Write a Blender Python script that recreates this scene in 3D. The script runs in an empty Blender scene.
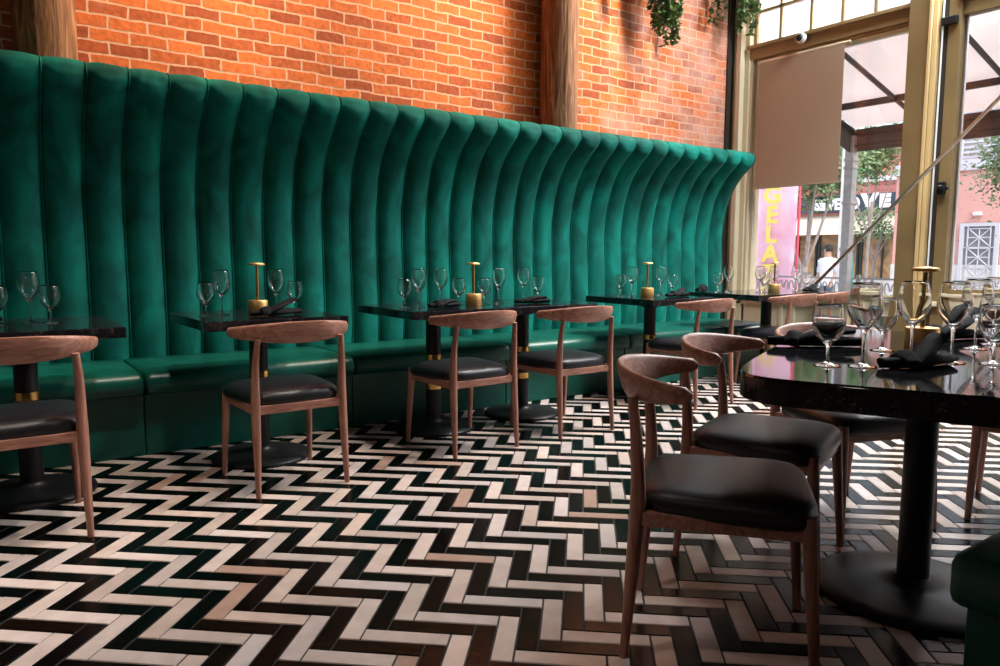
import bpy, bmesh, math, random
from mathutils import Vector, Matrix, noise
PI = math.pi
S = bpy.context.scene
COL = S.collection
random.seed(7)

# ------------------------------------------------------------------ materials
def mat(name, base=(.5,.5,.5), rough=.5, metal=0., spec=.5, **kw):
    m = bpy.data.materials.new(name); m.use_nodes = True
    nt = m.node_tree; b = nt.nodes['Principled BSDF']
    b.inputs['Base Color'].default_value = (*base, 1)
    b.inputs['Roughness'].default_value = rough
    b.inputs['Metallic'].default_value = metal
    b.inputs['Specular IOR Level'].default_value = spec
    for k, v in kw.items():
        b.inputs[k.replace('_', ' ')].default_value = v
    return m
def N(m, t, **kw):
    n = m.node_tree.nodes.new(t)
    for k, v in kw.items(): setattr(n, k, v)
    return n
def L(m, a, b): m.node_tree.links.new(a, b)
def B(m): return m.node_tree.nodes['Principled BSDF']
def ramp(m, fac, stops):
    r = N(m, 'ShaderNodeValToRGB'); e = r.color_ramp.elements
    while len(e) < len(stops): e.new(.5)
    for i, (p, c) in enumerate(stops): e[i].position = p; e[i].color = (*c, 1)
    L(m, fac, r.inputs['Fac']); return r
def coords(m, scale=(1,1,1), rot=(0,0,0)):
    tc = N(m, 'ShaderNodeTexCoord'); mp = N(m, 'ShaderNodeMapping')
    mp.inputs['Scale'].default_value = scale; mp.inputs['Rotation'].default_value = rot
    L(m, tc.outputs['Object'], mp.inputs['Vector']); return mp.outputs[0]
def noisetex(m, vec, scale, detail=3, dist=0.):
    n = N(m, 'ShaderNodeTexNoise'); n.inputs['Scale'].default_value = scale
    n.inputs['Detail'].default_value = detail; n.inputs['Distortion'].default_value = dist
    L(m, vec, n.inputs['Vector']); return n.outputs['Fac']
def bump(m, h, strength=.3, dist=.01):
    b = N(m, 'ShaderNodeBump'); b.inputs['Strength'].default_value = strength
    b.inputs['Distance'].default_value = dist
    L(m, h, b.inputs['Height']); L(m, b.outputs[0], B(m).inputs['Normal'])
def noisy(name, stops, scale=8, sc=(1,1,1), rough=.5, bs=0., bd=.005, detail=4, dist=0., **kw):
    m = mat(name, stops[0][1], rough, **kw)
    v = coords(m, sc); f = noisetex(m, v, scale, detail, dist)
    r = ramp(m, f, stops); L(m, r.outputs[0], B(m).inputs['Base Color'])
    if bs: bump(m, f, bs, bd)
    return m

M = {}
M['velvet'] = noisy('green velvet', [(.3,(.0,.072,.056)),(.5,(.0,.140,.108)),(.72,(.0,.24,.18))], 5, (1,1,.6), .75, .05, .01, 5, .8,
                    Sheen_Weight=.12, Sheen_Roughness=.35, Sheen_Tint=(.1,1,.75,1), spec=.2)
M['green_leather'] = noisy('green leather', [(.3,(.0,.062,.045)),(.7,(.002,.095,.068))], 6, rough=.36, bs=.08, bd=.004, detail=5)
M['walnut'] = noisy('walnut wood', [(.3,(.23,.095,.06)),(.5,(.39,.18,.125)),(.7,(.52,.27,.19))], 7, (1,6,6), .38, .05, .002, 5, 1.2)
M['walnut_leg'] = noisy('walnut wood upright grain', [(.3,(.20,.085,.055)),(.5,(.34,.155,.11)),(.7,(.44,.22,.155))], 9, (6,6,.6), .38, .03, .002, 5, .6)
M['black_leather'] = noisy('black leather', [(.3,(.006,.006,.008)),(.7,(.013,.013,.016))], 60, rough=.40, bs=.12, bd=.0015)
M['black_metal'] = noisy('black powder coated metal', [(.3,(.008,.008,.010)),(.7,(.016,.017,.02))], 180, rough=.42, bs=.06, bd=.001, metal=.3)
M['brass'] = mat('brushed brass', (.83,.52,.16), .24, 1.)
M['copper_brass'] = noisy('satin brass', [(.3,(.90,.50,.15)),(.7,(.95,.62,.26))], 40, (1,1,12), .42, metal=.85)
M['napkin'] = noisy('black linen', [(.3,(.004,.004,.005)),(.7,(.010,.010,.012))], 90, rough=.85, spec=.2, bs=.3, bd=.002)
M['cream'] = noisy('cream painted wood', [(.3,(.74,.65,.45)),(.7,(.82,.73,.53))], 3, rough=.5, bs=.03)
M['olive'] = noisy('olive gold painted wood', [(.3,(.30,.205,.09)),(.7,(.36,.25,.115))], 3, rough=.48, bs=.03)
M['blind'] = noisy('tan roller blind fabric', [(.3,(.36,.27,.18)),(.7,(.39,.295,.20))], 4, rough=.9, Subsurface_Weight=0.)
M['olive_shaded'] = noisy('shaded olive gold paint', [(.3,(.20,.135,.055)),(.7,(.25,.17,.07))], 3, rough=.48, bs=.03)  # olive paint with the post's shade put into the colour
M['gold'] = noisy('lit olive gold painted wood', [(.3,(.62,.44,.20)),(.7,(.70,.50,.25))], 3, rough=.45)  # olive paint again, brightened in colour for the lit bead
M['dark_wood'] = mat('dark gap wood', (.03,.022,.014), .6)
M['plaster'] = noisy('warm brown plaster', [(.3,(.10,.055,.03)),(.7,(.14,.08,.045))], 2, rough=.9)
M['ceil'] = noisy('ceiling boards', [(.3,(.05,.035,.025)),(.7,(.07,.05,.035))], 3, (1,8,1), .7)
M['white_metal'] = mat('white painted metal', (.75,.76,.76), .4)
M['grey_metal'] = noisy('weathered grey paint', [(.3,(.30,.28,.27)),(.7,(.40,.38,.36))], 12, rough=.6)
M['chrome'] = mat('brushed steel rod', (.62,.57,.50), .3, 1.)
M['canopy'] = noisy('pinkish white canvas', [(.3,(.74,.67,.66)),(.7,(.80,.74,.72))], 1.5, rough=.9, Transmission_Weight=0.)
M['awning_frame'] = mat('dark brown awning frame', (.022,.016,.014), .5)
M['valance'] = noisy('grey brown canvas valance', [(.3,(.07,.063,.06)),(.7,(.10,.09,.085))], 5, rough=.9)
M['street'] = noisy('grey pavement', [(.3,(.42,.41,.40)),(.7,(.52,.50,.48))], 3, rough=.9)
M['rail'] = mat('pale grey wrought iron', (.30,.29,.28), .5)
M['sign'] = mat('slate blue sign board', (.045,.06,.085), .6)
M['letter'] = mat('white sign letters', (.85,.86,.86), .5)
M['beige'] = noisy('beige awning canvas', [(.3,(.72,.60,.44)),(.7,(.80,.69,.54))], 1.2, rough=.9)
M['shopglass'] = noisy('shop window interior', [(.35,(.05,.05,.04)),(.5,(.28,.15,.07)),(.65,(.50,.30,.13)),(.8,(.15,.22,.14))], 1.1, rough=.35, detail=4, dist=1.)
M['bark'] = noisy('grey bark', [(.3,(.24,.20,.18)),(.7,(.38,.33,.31))], 20, (1,1,.3), .9)
M['leaf'] = noisy('tree leaves', [(.3,(.07,.15,.055)),(.6,(.16,.27,.10)),(.8,(.30,.38,.20))], 3, rough=.6)
M['ivy'] = noisy('hanging plant leaves', [(.3,(.025,.075,.018)),(.6,(.07,.17,.04)),(.8,(.16,.30,.09))], 14, rough=.45)
M['pink'] = noisy('pink banner cloth', [(.3,(.86,.50,.62)),(.5,(.92,.66,.76)),(.7,(.95,.80,.88))], 1.6, rough=.8, dist=1.2)
M['yellow'] = mat('yellow print', (.93,.80,.16), .7)
M['flag_green'] = mat('green flag cloth', (.02,.30,.16), .8)
M['red'] = mat('red cloth edge', (.75,.10,.16), .8)
M['white_cloth'] = mat('white shirt', (.85,.85,.90), .85)
M['skin'] = mat('skin', (.55,.33,.24), .6)
M['hair'] = mat('dark hair', (.03,.02,.018), .7)
M['denim'] = mat('blue denim', (.06,.09,.17), .85)
M['teal'] = mat('teal painted board', (.05,.25,.27), .5)
M['lattice'] = mat('pale blue grey painted iron', (.58,.60,.66), .5)
M['gate_back'] = mat('grey door panel', (.30,.30,.33), .7)  # plain grey panel behind the lattice
M['stone'] = noisy('pale stone', [(.3,(.62,.60,.58)),(.7,(.72,.70,.68))], 4, rough=.8)
M['lamp_glow'] = mat('lamp diffuser', (.9,.8,.6), .5)

# black granite
m = mat('black granite', (.02,.02,.022), .055); v = coords(m)
n1 = noisetex(m, v, 160, 5); n2 = noisetex(m, v, 22, 4)
mx = N(m, 'ShaderNodeMath', operation='MULTIPLY'); L(m, n1, mx.inputs[0]); L(m, n2, mx.inputs[1])
r = ramp(m, mx.outputs[0], [(.25,(.010,.010,.012)),(.34,(.022,.022,.024)),(.42,(.09,.08,.07))])
L(m, r.outputs[0], B(m).inputs['Base Color']); M['granite'] = m

# column wood
m = mat('rough timber', (.3,.15,.06), .75); v = coords(m, (5,5,.45)); n1 = noisetex(m, v, 5, 8, 1.5)
r = ramp(m, n1, [(.3,(.09,.035,.014)),(.48,(.25,.10,.04)),(.62,(.40,.18,.08)),(.75,(.60,.34,.22))])
L(m, r.outputs[0], B(m).inputs['Base Color']); bump(m, n1, .5, .02); M['timber'] = m

# brick
def brickmat(name, c1, c2, mort, scale=1., pale=None, rot=(PI/2,0,0), msize=.015, bl=.225, rh=.079):
    m = mat(name, c1, .85)
    tc = N(m, 'ShaderNodeTexCoord'); mp = N(m, 'ShaderNodeMapping')
    mp.inputs['Rotation'].default_value = rot
    L(m, tc.outputs['Object'], mp.inputs['Vector'])
    nn = N(m, 'ShaderNodeTexNoise'); nn.inputs['Scale'].default_value = 7; nn.inputs['Detail'].default_value = 3
    L(m, mp.outputs[0], nn.inputs['Vector'])
    sub = N(m, 'ShaderNodeVectorMath', operation='SUBTRACT'); L(m, nn.outputs['Color'], sub.inputs[0]); sub.inputs[1].default_value = (.5,.5,.5)
    sc = N(m, 'ShaderNodeVectorMath', operation='SCALE'); L(m, sub.outputs[0], sc.inputs[0]); sc.inputs['Scale'].default_value = .034*scale
    ad = N(m, 'ShaderNodeVectorMath', operation='ADD'); L(m, mp.outputs[0], ad.inputs[0]); L(m, sc.outputs[0], ad.inputs[1])
    bt = N(m, 'ShaderNodeTexBrick'); L(m, ad.outputs[0], bt.inputs['Vector'])
    bt.inputs['Scale'].default_value = 1.; bt.inputs['Brick Width'].default_value = bl*scale; bt.inputs['Row Height'].default_value = rh*scale
    bt.inputs['Mortar Size'].default_value = msize*.5*scale; bt.inputs['Mortar Smooth'].default_value = .25; bt.inputs['Bias'].default_value = 0
    bt.inputs['Color1'].default_value = (0,0,0,1); bt.inputs['Color2'].default_value = (1,1,1,1)
    br = ramp(m, bt.outputs['Color'], [(0,c2),(.35,tuple(.5*(a+b) for a,b in zip(c1,c2))),(.6,c1),(1,tuple(min(1,a*1.15) for a in c1))])
    n2 = noisetex(m, mp.outputs[0], 26, 5)
    mixa = N(m, 'ShaderNodeMix', data_type='RGBA'); mixa.blend_type = 'MULTIPLY'; mixa.inputs[0].default_value = .55
    g = ramp(m, n2, [(.3,(.55,.5,.5)),(.6,(1.1,1.1,1.1))])
    L(m, br.outputs[0], mixa.inputs[6]); L(m, g.outputs[0], mixa.inputs[7])
    out = mixa.outputs[2]
    if pale:     # old whitewash patches, stronger towards the window end
        sep = N(m, 'ShaderNodeSeparateXYZ'); L(m, tc.outputs['Object'], sep.inputs[0])
        mr = N(m, 'ShaderNodeMapRange'); L(m, sep.outputs['X'], mr.inputs[0])
        mr.inputs[1].default_value = 3.5; mr.inputs[2].default_value = 7.; mr.inputs[3].default_value = -.12; mr.inputs[4].default_value = .22
        n3 = noisetex(m, mp.outputs[0], 3.2, 6)
        a2 = N(m, 'ShaderNodeMath', operation='ADD'); L(m, mr.outputs[0], a2.inputs[0]); L(m, n3, a2.inputs[1])
        r3 = ramp(m, a2.outputs[0], [(.52,(0,0,0)),(.8,(.75,.75,.75))])
        mp2 = N(m, 'ShaderNodeMix', data_type='RGBA'); L(m, r3.outputs[0], mp2.inputs[0]); L(m, out, mp2.inputs[6]); mp2.inputs[7].default_value = (*pale, 1)
        out = mp2.outputs[2]
    mixb = N(m, 'ShaderNodeMix', data_type='RGBA'); L(m, bt.outputs['Fac'], mixb.inputs[0])
    L(m, out, mixb.inputs[6]); mixb.inputs[7].default_value = (*mort, 1)
    L(m, mixb.outputs[2], B(m).inputs['Base Color'])
    hm = N(m, 'ShaderNodeMath', operation='MULTIPLY_ADD'); L(m, bt.outputs['Fac'], hm.inputs[0]); hm.inputs[1].default_value = -1.
    sc2 = N(m, 'ShaderNodeMath', operation='MULTIPLY'); L(m, n2, sc2.inputs[0]); sc2.inputs[1].default_value = .7
    L(m, sc2.outputs[0], hm.inputs[2])
    bump(m, hm.outputs[0], .7, .012)
    return m
M['brick'] = brickmat('orange brick', (.74,.175,.04), (.40,.08,.025), (.80,.46,.31), 1., (.72,.42,.36))
M['brick_out'] = brickmat('street red brick', (.68,.26,.22), (.60,.21,.18), (.70,.38,.34), 1., rot=(PI/2,0,PI/2))

# window glass, glass, frosted
def glass_pane(name, tint=(1,1,1), extra=0.):
    m = bpy.data.materials.new(name); m.use_nodes = True; nt = m.node_tree; nt.nodes.clear()
    o = nt.nodes.new('ShaderNodeOutputMaterial'); t = nt.nodes.new('ShaderNodeBsdfTransparent'); g = nt.nodes.new('ShaderNodeBsdfGlossy')
    t.inputs[0].default_value = (*tint, 1); g.inputs['Roughness'].default_value = 0.01
    f = nt.nodes.new('ShaderNodeFresnel'); f.inputs[0].default_value = 1.45
    x = nt.nodes.new('ShaderNodeMixShader'); nt.links.new(f.outputs[0], x.inputs[0]); nt.links.new(t.outputs[0], x.inputs[1]); nt.links.new(g.outputs[0], x.inputs[2])
    nt.links.new(x.outputs[0], o.inputs[0]); return m
M['pane'] = glass_pane('window glass')
M['frost'] = mat('frosted glass', (.93,.95,.97), .6, Transmission_Weight=.0)
m = bpy.data.materials.new('frosted translucent glass'); m.use_nodes = True; nt = m.node_tree; nt.nodes.clear()
o_ = nt.nodes.new('ShaderNodeOutputMaterial'); t_ = nt.nodes.new('ShaderNodeBsdfTranslucent'); d_ = nt.nodes.new('ShaderNodeBsdfTransparent')
t_.inputs[0].default_value = (.97,.98,1,1); x_ = nt.nodes.new('ShaderNodeMixShader'); x_.inputs[0].default_value = .45
nt.links.new(t_.outputs[0], x_.inputs[1]); nt.links.new(d_.outputs[0], x_.inputs[2]); nt.links.new(x_.outputs[0], o_.inputs[0]); M['frost'] = m
def translucent(name, col, f=.5, tint=None):
    m = mat(name, col, .9); nt = m.node_tree; b = B(m); o = nt.nodes['Material Output']; t = nt.nodes.new('ShaderNodeBsdfTranslucent'); t.inputs[0].default_value = (*(tint or col),1)
    x = nt.nodes.new('ShaderNodeMixShader'); x.inputs[0].default_value = f; nt.links.new(b.outputs[0], x.inputs[1]); nt.links.new(t.outputs[0], x.inputs[2]); nt.links.new(x.outputs[0], o.inputs[0]); return m
M['blind'] = translucent('tan roller blind fabric', (.62,.47,.34), .4)
M['canopy'] = translucent('pinkish white canvas', (.82,.75,.72), .28)
M['glass'] = mat('clear drinking glass', (1,1,1), 0.0, IOR=1.47, Transmission_Weight=1.)

# floor tiles : colour attribute per tile
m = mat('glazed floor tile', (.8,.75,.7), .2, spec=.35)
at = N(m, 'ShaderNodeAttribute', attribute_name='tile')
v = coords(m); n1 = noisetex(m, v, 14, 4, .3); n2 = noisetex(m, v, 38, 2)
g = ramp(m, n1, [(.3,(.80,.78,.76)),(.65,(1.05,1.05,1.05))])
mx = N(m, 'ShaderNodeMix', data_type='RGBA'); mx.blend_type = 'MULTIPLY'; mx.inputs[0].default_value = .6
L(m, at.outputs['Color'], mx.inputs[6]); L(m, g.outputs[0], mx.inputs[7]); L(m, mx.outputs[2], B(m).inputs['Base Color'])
rr = N(m, 'ShaderNodeMapRange'); L(m, n1, rr.inputs[0]); rr.inputs[3].default_value = .14; rr.inputs[4].default_value = .32
L(m, rr.outputs[0], B(m).inputs['Roughness']); bump(m, n2, .10, .006); M['tile'] = m
M['grout'] = mat('dark grout', (.012,.011,.010), .8)

# ------------------------------------------------------------------ mesh helpers
def link(name, bm, mats, parent=None, smooth=False, angle=None):
    me = bpy.data.meshes.new(name); bm.normal_update(); bm.to_mesh(me); bm.free()
    if not isinstance(mats, (list, tuple)): mats = [mats]
    for x in mats: me.materials.append(x)
    if smooth:
        for p in me.polygons: p.use_smooth = True
        if angle is not None:
            try: me.set_sharp_from_angle(angle=angle)
            except Exception: pass
    o = bpy.data.objects.new(name, me); COL.objects.link(o)
    if parent: o.parent = parent
    return o
def thing(name, label, cat, loc=(0,0,0), rz=0., group=None):
    o = bpy.data.objects.new(name, None); COL.objects.link(o)
    o.empty_display_size = .1
    o.location = loc; o.rotation_euler = (0,0,rz); tag(o, label, cat, group); return o
def tag(o, label, cat, group=None):
    o['label'] = label; o['category'] = cat
    if group: o['group'] = group
    return o
def struct(o): o['kind'] = 'structure'; return o
def dup(root, loc, rz, label, group=None):
    r = root.copy(); COL.objects.link(r); r.location = loc; r.rotation_euler = (0,0,rz); r['label'] = label
    if group: r['group'] = group
    for ch in list(root.children):
        c = ch.copy(); COL.objects.link(c); c.parent = r
        for g_ in ch.children:
            d = g_.copy(); COL.objects.link(d); d.parent = c
    return r
def box(bm, a, b, rot=None, bev=0., mi=0):
    vs = [bm.verts.new((x,y,z)) for x in (a[0],b[0]) for y in (a[1],b[1]) for z in (a[2],b[2])]
    if rot is not None: bmesh.ops.transform(bm, matrix=rot, verts=vs)
    fs = [bm.faces.new([vs[i] for i in q]) for q in ((0,1,3,2),(4,6,7,5),(0,4,5,1),(2,3,7,6),(0,2,6,4),(1,5,7,3))]
    for f_ in fs: f_.material_index = mi
    if bev:
        es = list({e for f_ in fs for e in f_.edges})
        bmesh.ops.bevel(bm, geom=es, offset=bev, segments=2, affect='EDGES', profile=.5)
def boxbm(a, b, bev=0.):
    bm = bmesh.new(); box(bm, a, b, bev=bev); return bm
def loft(bm, rings, closed=True, caps=True):
    R = [[bm.verts.new(p) for p in r] for r in rings]
    n = len(R[0])
    for i in range(len(R)-1):
        for j in range(n if closed else n-1):
            k = (j+1) % n
            bm.faces.new((R[i][j], R[i][k], R[i+1][k], R[i+1][j]))
    if caps and closed:
        try: bm.faces.new(R[0][::-1]); bm.faces.new(R[-1])
        except Exception: pass
    return R
def frame(t):
    t = t.normalized(); up = Vector((0,0,1)) if abs(t.z) < .9 else Vector((0,1,0))
    a = up.cross(t).normalized(); return a, t.cross(a).normalized()
def tube(bm, pts, rad, n=12):
    pts = [Vector(p) for p in pts]
    if not isinstance(rad, (list, tuple)): rad = [rad]*len(pts)
    rings = []; pa = None
    for i, p in enumerate(pts):
        t = (pts[min(i+1,len(pts)-1)] - pts[max(i-1,0)])
        a, b_ = frame(t)
        if pa is not None and a.dot(pa) < 0: a, b_ = -a, -b_
        pa = a
        rings.append([p + a*math.cos(2*PI*k/n)*rad[i] + b_*math.sin(2*PI*k/n)*rad[i] for k in range(n)])
    loft(bm, rings)
def lathe(bm, prof, n=32, c=(0,0,0), cap=True):
    rings = [[Vector((c[0]+r_*math.cos(2*PI*k/n), c[1]+r_*math.sin(2*PI*k/n), c[2]+z)) for k in range(n)] for r_, z in prof]
    loft(bm, rings, caps=cap)
def smoothcurve(pts, n):
    P = [Vector(p) for p in pts]; out = []
    Q = [2*P[0]-P[1]] + P + [2*P[-1]-P[-2]]
    for i in range(1, len(Q)-2):
        for k in range(n):
            t = k/n; a,b_,c,d = Q[i-1],Q[i],Q[i+1],Q[i+2]
            out.append(.5*((2*b_)+(c-a)*t+(2*a-5*b_+4*c-d)*t*t+(3*b_-a-3*c+d)*t**3))
    out.append(P[-1]); return out

# ------------------------------------------------------------------ camera
f=738.; hz=256.5; rl=math.atan(.0045); th=math.atan((333-hz)*math.cos(rl)/f); psi=math.radians(54.4)
cam = bpy.data.cameras.new('camera'); co = bpy.data.objects.new('camera', cam); COL.objects.link(co)
cam.sensor_width = 36; cam.lens = f/1000*36; cam.clip_start=.02; cam.clip_end=400
F = Vector((math.cos(psi), math.sin(psi), 0)); Rr = Vector((math.sin(psi), -math.cos(psi), 0)); U = Vector((0,0,1))
fw = F*math.cos(th) - U*math.sin(th); up = F*math.sin(th) + U*math.cos(th)
xr = Rr*math.cos(rl) + up*math.sin(rl); yu = up*math.cos(rl) - Rr*math.sin(rl)
Mx = Matrix(((xr.x,yu.x,-fw.x),(xr.y,yu.y,-fw.y),(xr.z,yu.z,-fw.z))).to_4x4(); Mx.translation = (0,0,1.05)
co.matrix_world = Mx; S.camera = co

# ------------------------------------------------------------------ the room shell
XL, XW, YB, YN, ZC = -3.2, 7.0, 5.3, -3.2, 4.6
# floor : herringbone tiles of 245 x 61 mm
def floor():
    bm = bmesh.new(); cl = bm.loops.layers.color.new('tile')
    w = .0613; n = 4; ea = Vector((math.cos(math.radians(-41.9)), math.sin(math.radians(-41.9)),0)); eb = Vector((-ea.y, ea.x, 0))
    org = Vector((.374, 2.681, 0)) - ea*(n*w) - eb*w
    rnd = random.Random(3)
    brown = [((1.25,1.75),.45,.5), ((1.0,1.55),.3,.3), ((.6,1.9),.22,.35), ((1.9,1.9),.3,.2), ((2.6,3.9),.5,.15), ((.35,2.9),.6,.08)]  # spots where warm room reflections are coloured into the black tiles
    def tile(u0,v0,u1,v1,k):
        c = org + ea*((u0+u1)/2*w) + eb*((v0+v1)/2*w)
        if not (XL < c.x < XW+.1 and YN < c.y < 4.35): return
        g = .0017; h = .0022; z = 0.
        P = [org+ea*(a*w)+eb*(b_*w) for a,b_ in ((u0,v0),(u1,v0),(u1,v1),(u0,v1))]
        tl = [rnd.uniform(-.0006,.0006) for _ in range(2)]
        def q(i, ins, zz):
            p = P[i]; d = c-p; du = ea*(ins if d.dot(ea)>0 else -ins); dv = eb*(ins if d.dot(eb)>0 else -ins)
            return bm.verts.new(p+du+dv+Vector((0,0,zz + tl[0]*(1 if d.dot(ea)>0 else -1) + tl[1]*(1 if d.dot(eb)>0 else -1))))
        lo = [q(i,g,-.004) for i in range(4)]; hi = [q(i,g+h,z) for i in range(4)]
        fs = [bm.faces.new(hi)] + [bm.faces.new((lo[i],lo[(i+1)%4],hi[(i+1)%4],hi[i])) for i in range(4)]
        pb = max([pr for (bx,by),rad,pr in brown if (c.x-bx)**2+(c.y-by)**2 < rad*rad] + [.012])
        if k % 2 == 0:
            s = rnd.uniform(.88,1.04); t = rnd.random()
            col = (.80*s, (.72+.035*t)*s, (.67+.07*t)*s)
            if rnd.random() < .03: col = (.66,.55,.49)
        else:
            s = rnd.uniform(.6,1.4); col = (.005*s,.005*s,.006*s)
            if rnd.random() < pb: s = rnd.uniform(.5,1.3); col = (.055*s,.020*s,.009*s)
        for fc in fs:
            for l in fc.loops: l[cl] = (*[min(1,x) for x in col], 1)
    det = 2*n
    for k in range(-170,170):
        for j in range(-45,45):
            u0 = k + j*(n+1); v0 = k + j*(1-n)
            c = org + ea*(u0*w) + eb*(v0*w)
            if not (XL-.5 < c.x < XW+.5 and YN-.5 < c.y < 4.8): continue
            tile(u0, v0, u0+n, v0+1, k); tile(u0+n, v0+1-n, u0+n+1, v0+1, k)
    # grout bed and slab
    nb = len(bm.faces)
    vs=[bm.verts.new(p) for p in ((XL-.2,YN-.2,-.0028),(XW+.1,YN-.2,-.0028),(XW+.1,YB+.2,-.0028),(XL-.2,YB+.2,-.0028))]
    fc = bm.faces.new(vs); fc.material_index = 1
    box(bm, (XL-.2,YN-.2,-.12), (XW+.1,YB+.2,-.004), mi=1)
    o = link('floor', bm, [M['tile'], M['grout']]); struct(o)
floor()
struct(link('wall_back', boxbm((XL,YB,0),(XW+.2,YB+.25,ZC)), M['brick']))
struct(link('wall_left', boxbm((XL-.2,YN,0),(XL,YB+.25,ZC)), M['plaster']))
struct(link('wall_front', boxbm((XL-.2,YN-.2,0),(XW+.2,YN,ZC)), M['plaster']))
struct(link('ceiling', boxbm((XL-.2,YN-.2,ZC),(XW+.25,YB+.25,ZC+.15)), M['ceil']))

# window wall --------------------------------------------------------------
def wbox(name, mt, *bs, bev=.004, parent=None):
    bm = bmesh.new()
    for a, b_ in bs: box(bm, a, b_, bev=bev)
    return link(name, bm, mt, parent)
SILL = .67
kn = wbox('wall_right', M['cream'], ((6.95,YN,0),(7.15,YB,SILL-.04)))
struct(kn)
# raised panels on the knee wall
bs = []
y = 5.2
while y > YN+.8:
    y0 = y-.62
    for a,b_ in (((6.93,y0,.54),(6.95,y,.58)),((6.93,y0,.14),(6.95,y,.18)),((6.93,y0,.18),(6.95,y0+.04,.54)),((6.93,y-.04,.18),(6.95,y,.54))): bs.append((a,b_))
    y -= .72
struct(wbox('trim_1', M['cream'], *bs, bev=.003))
struct(wbox('trim_2', M['cream'], ((6.88,YN,SILL-.04),(7.15,5.065,SILL))))               # sill
struct(wbox('baseboard_right', M['cream'], ((6.92,YN,0),(6.95,YB,.11))))
# corner pilaster, stepped mouldings
struct(wbox('trim_3', M['cream'], ((6.90,5.22,0),(7.15,YB,ZC)), ((6.86,5.16,0),(7.15,5.22,ZC)), ((6.93,5.10,0),(7.15,5.16,ZC)), ((6.95,5.07,0),(7.15,5.10,3.17))))
struct(wbox('trim_4', M['dark_wood'], ((6.97,YB-.035,0),(7.0,YB,ZC)), ((6.80,YB-.02,0),(6.90,YB,ZC)), bev=0))
# transom beam
ZT = 3.155
struct(wbox('trim_5', M['olive'], ((6.94,3.3,ZT),(7.12,5.12,ZT+.14)), ((6.90,3.3,ZT+.11),(7.12,5.12,ZT+.145)), ((6.97,3.3,ZT-.03),(7.12,5.04,ZT))))
struct(wbox('trim_6', M['cream'], ((6.985,3.3,ZT-.045),(7.10,5.02,ZT-.03))))
# big post between the windows in the shaded olive tint, front bead in the lit one
struct(wbox('trim_7', M['olive_shaded'], ((6.86,3.20,0),(7.14,3.405,ZC))))
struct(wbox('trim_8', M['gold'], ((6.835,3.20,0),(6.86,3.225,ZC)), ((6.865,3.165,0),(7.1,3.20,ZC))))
struct(wbox('trim_9', M['dark_wood'], ((6.93,3.10,0),(7.1,3.165,ZC))))
# window 1 : four-light big pane (one sheet) + transom lights
w1 = wbox('window_1', M['cream'], ((7.0,5.04,SILL),(7.08,5.07,ZT-.03)), ((7.0,3.405,SILL),(7.08,3.43,ZT-.03)), ((7.0,3.41,SILL),(7.08,5.04,SILL+.035)), ((7.0,3.41,ZT-.065),(7.08,5.04,ZT-.035)))
struct(w1)
g = link('window_glass', boxbm((7.035,3.41,SILL+.03),(7.041,5.045,ZT-.06)), M['pane'], w1)
bs = [((6.99,3.40,ZT+.145),(7.07,3.43,ZC)), ((6.99,5.06,ZT+.145),(7.07,5.10,ZC))]
for yy in (4.79,4.445,4.115,3.79): bs.append(((7.0,yy-.014,ZT+.14),(7.05,yy+.014,ZC)))
for zz in (3.66,4.05,4.42): bs.append(((7.0,3.40,zz-.014),(7.05,5.1,zz+.014)))
w2 = wbox('window_2', M['olive'], *bs); struct(w2)
link('window_glass', boxbm((7.02,3.40,ZT+.13),(7.026,5.1,ZC)), M['frost'], w2)
# window 3 (right) : stile, header, panes; continues towards the viewer's side
w3 = wbox('window_3', M['olive_shaded'], ((6.92,3.0,0),(7.06,3.10,ZC)), ((6.95,1.7,3.10),(7.06,3.0,3.30)), ((6.95,1.62,0),(7.06,1.72,ZC)), ((6.96,1.7,SILL),(7.05,3.0,SILL+.05)))
struct(w3)
link('edge_strip', boxbm((7.02,2.985,SILL),(7.05,3.0,3.10)), M['white_metal'], w3)
link('window_glass', boxbm((7.0,1.72,SILL+.05),(7.006,3.0,3.10)), M['pane'], w3)
link('frosted_glass', boxbm((7.0,1.72,3.30),(7.006,3.0,ZC)), M['frost'], w3)
bm = bmesh.new(); box(bm,(6.86,3.03,1.60),(6.92,3.09,1.71),bev=.008); lathe(bm,[(.028,0),(.03,.02),(.02,.03)],16,(6.86,3.06,1.65)); box(bm,(6.84,2.985,1.635),(6.87,3.05,1.66),bev=.004)
link('window_latch', bm, M['black_metal'], w3)
bm = bmesh.new(); box(bm,(6.88,3.02,3.03),(6.93,3.15,3.10),bev=.01); box(bm,(6.90,2.6,3.29),(6.95,3.02,3.315),bev=.004); box(bm,(6.88,2.95,3.255),(6.93,3.03,3.32),bev=.006)
link('closer_bracket', bm, M['black_metal'], w3)
bm = bmesh.new(); tube(bm,[(6.9,3.135,z) for z in (.76,2,3,ZC)],.008,8); link('conduit', bm, M['white_metal'], w3)
bs=[((6.95,YN,3.10),(7.06,1.62,3.30))]
for yy in (.2,-1.2,-2.6,YN+.05): bs.append(((6.92,yy-.05,0),(7.06,yy+.05,ZC)))
w4 = wbox('window_4', M['olive'], *bs); struct(w4)
link('window_glass', boxbm((7.0,YN,SILL),(7.006,1.62,3.10)), M['pane'], w4)
link('frosted_glass', boxbm((7.0,YN,3.30),(7.006,1.62,ZC)), M['frost'], w4)

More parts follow.
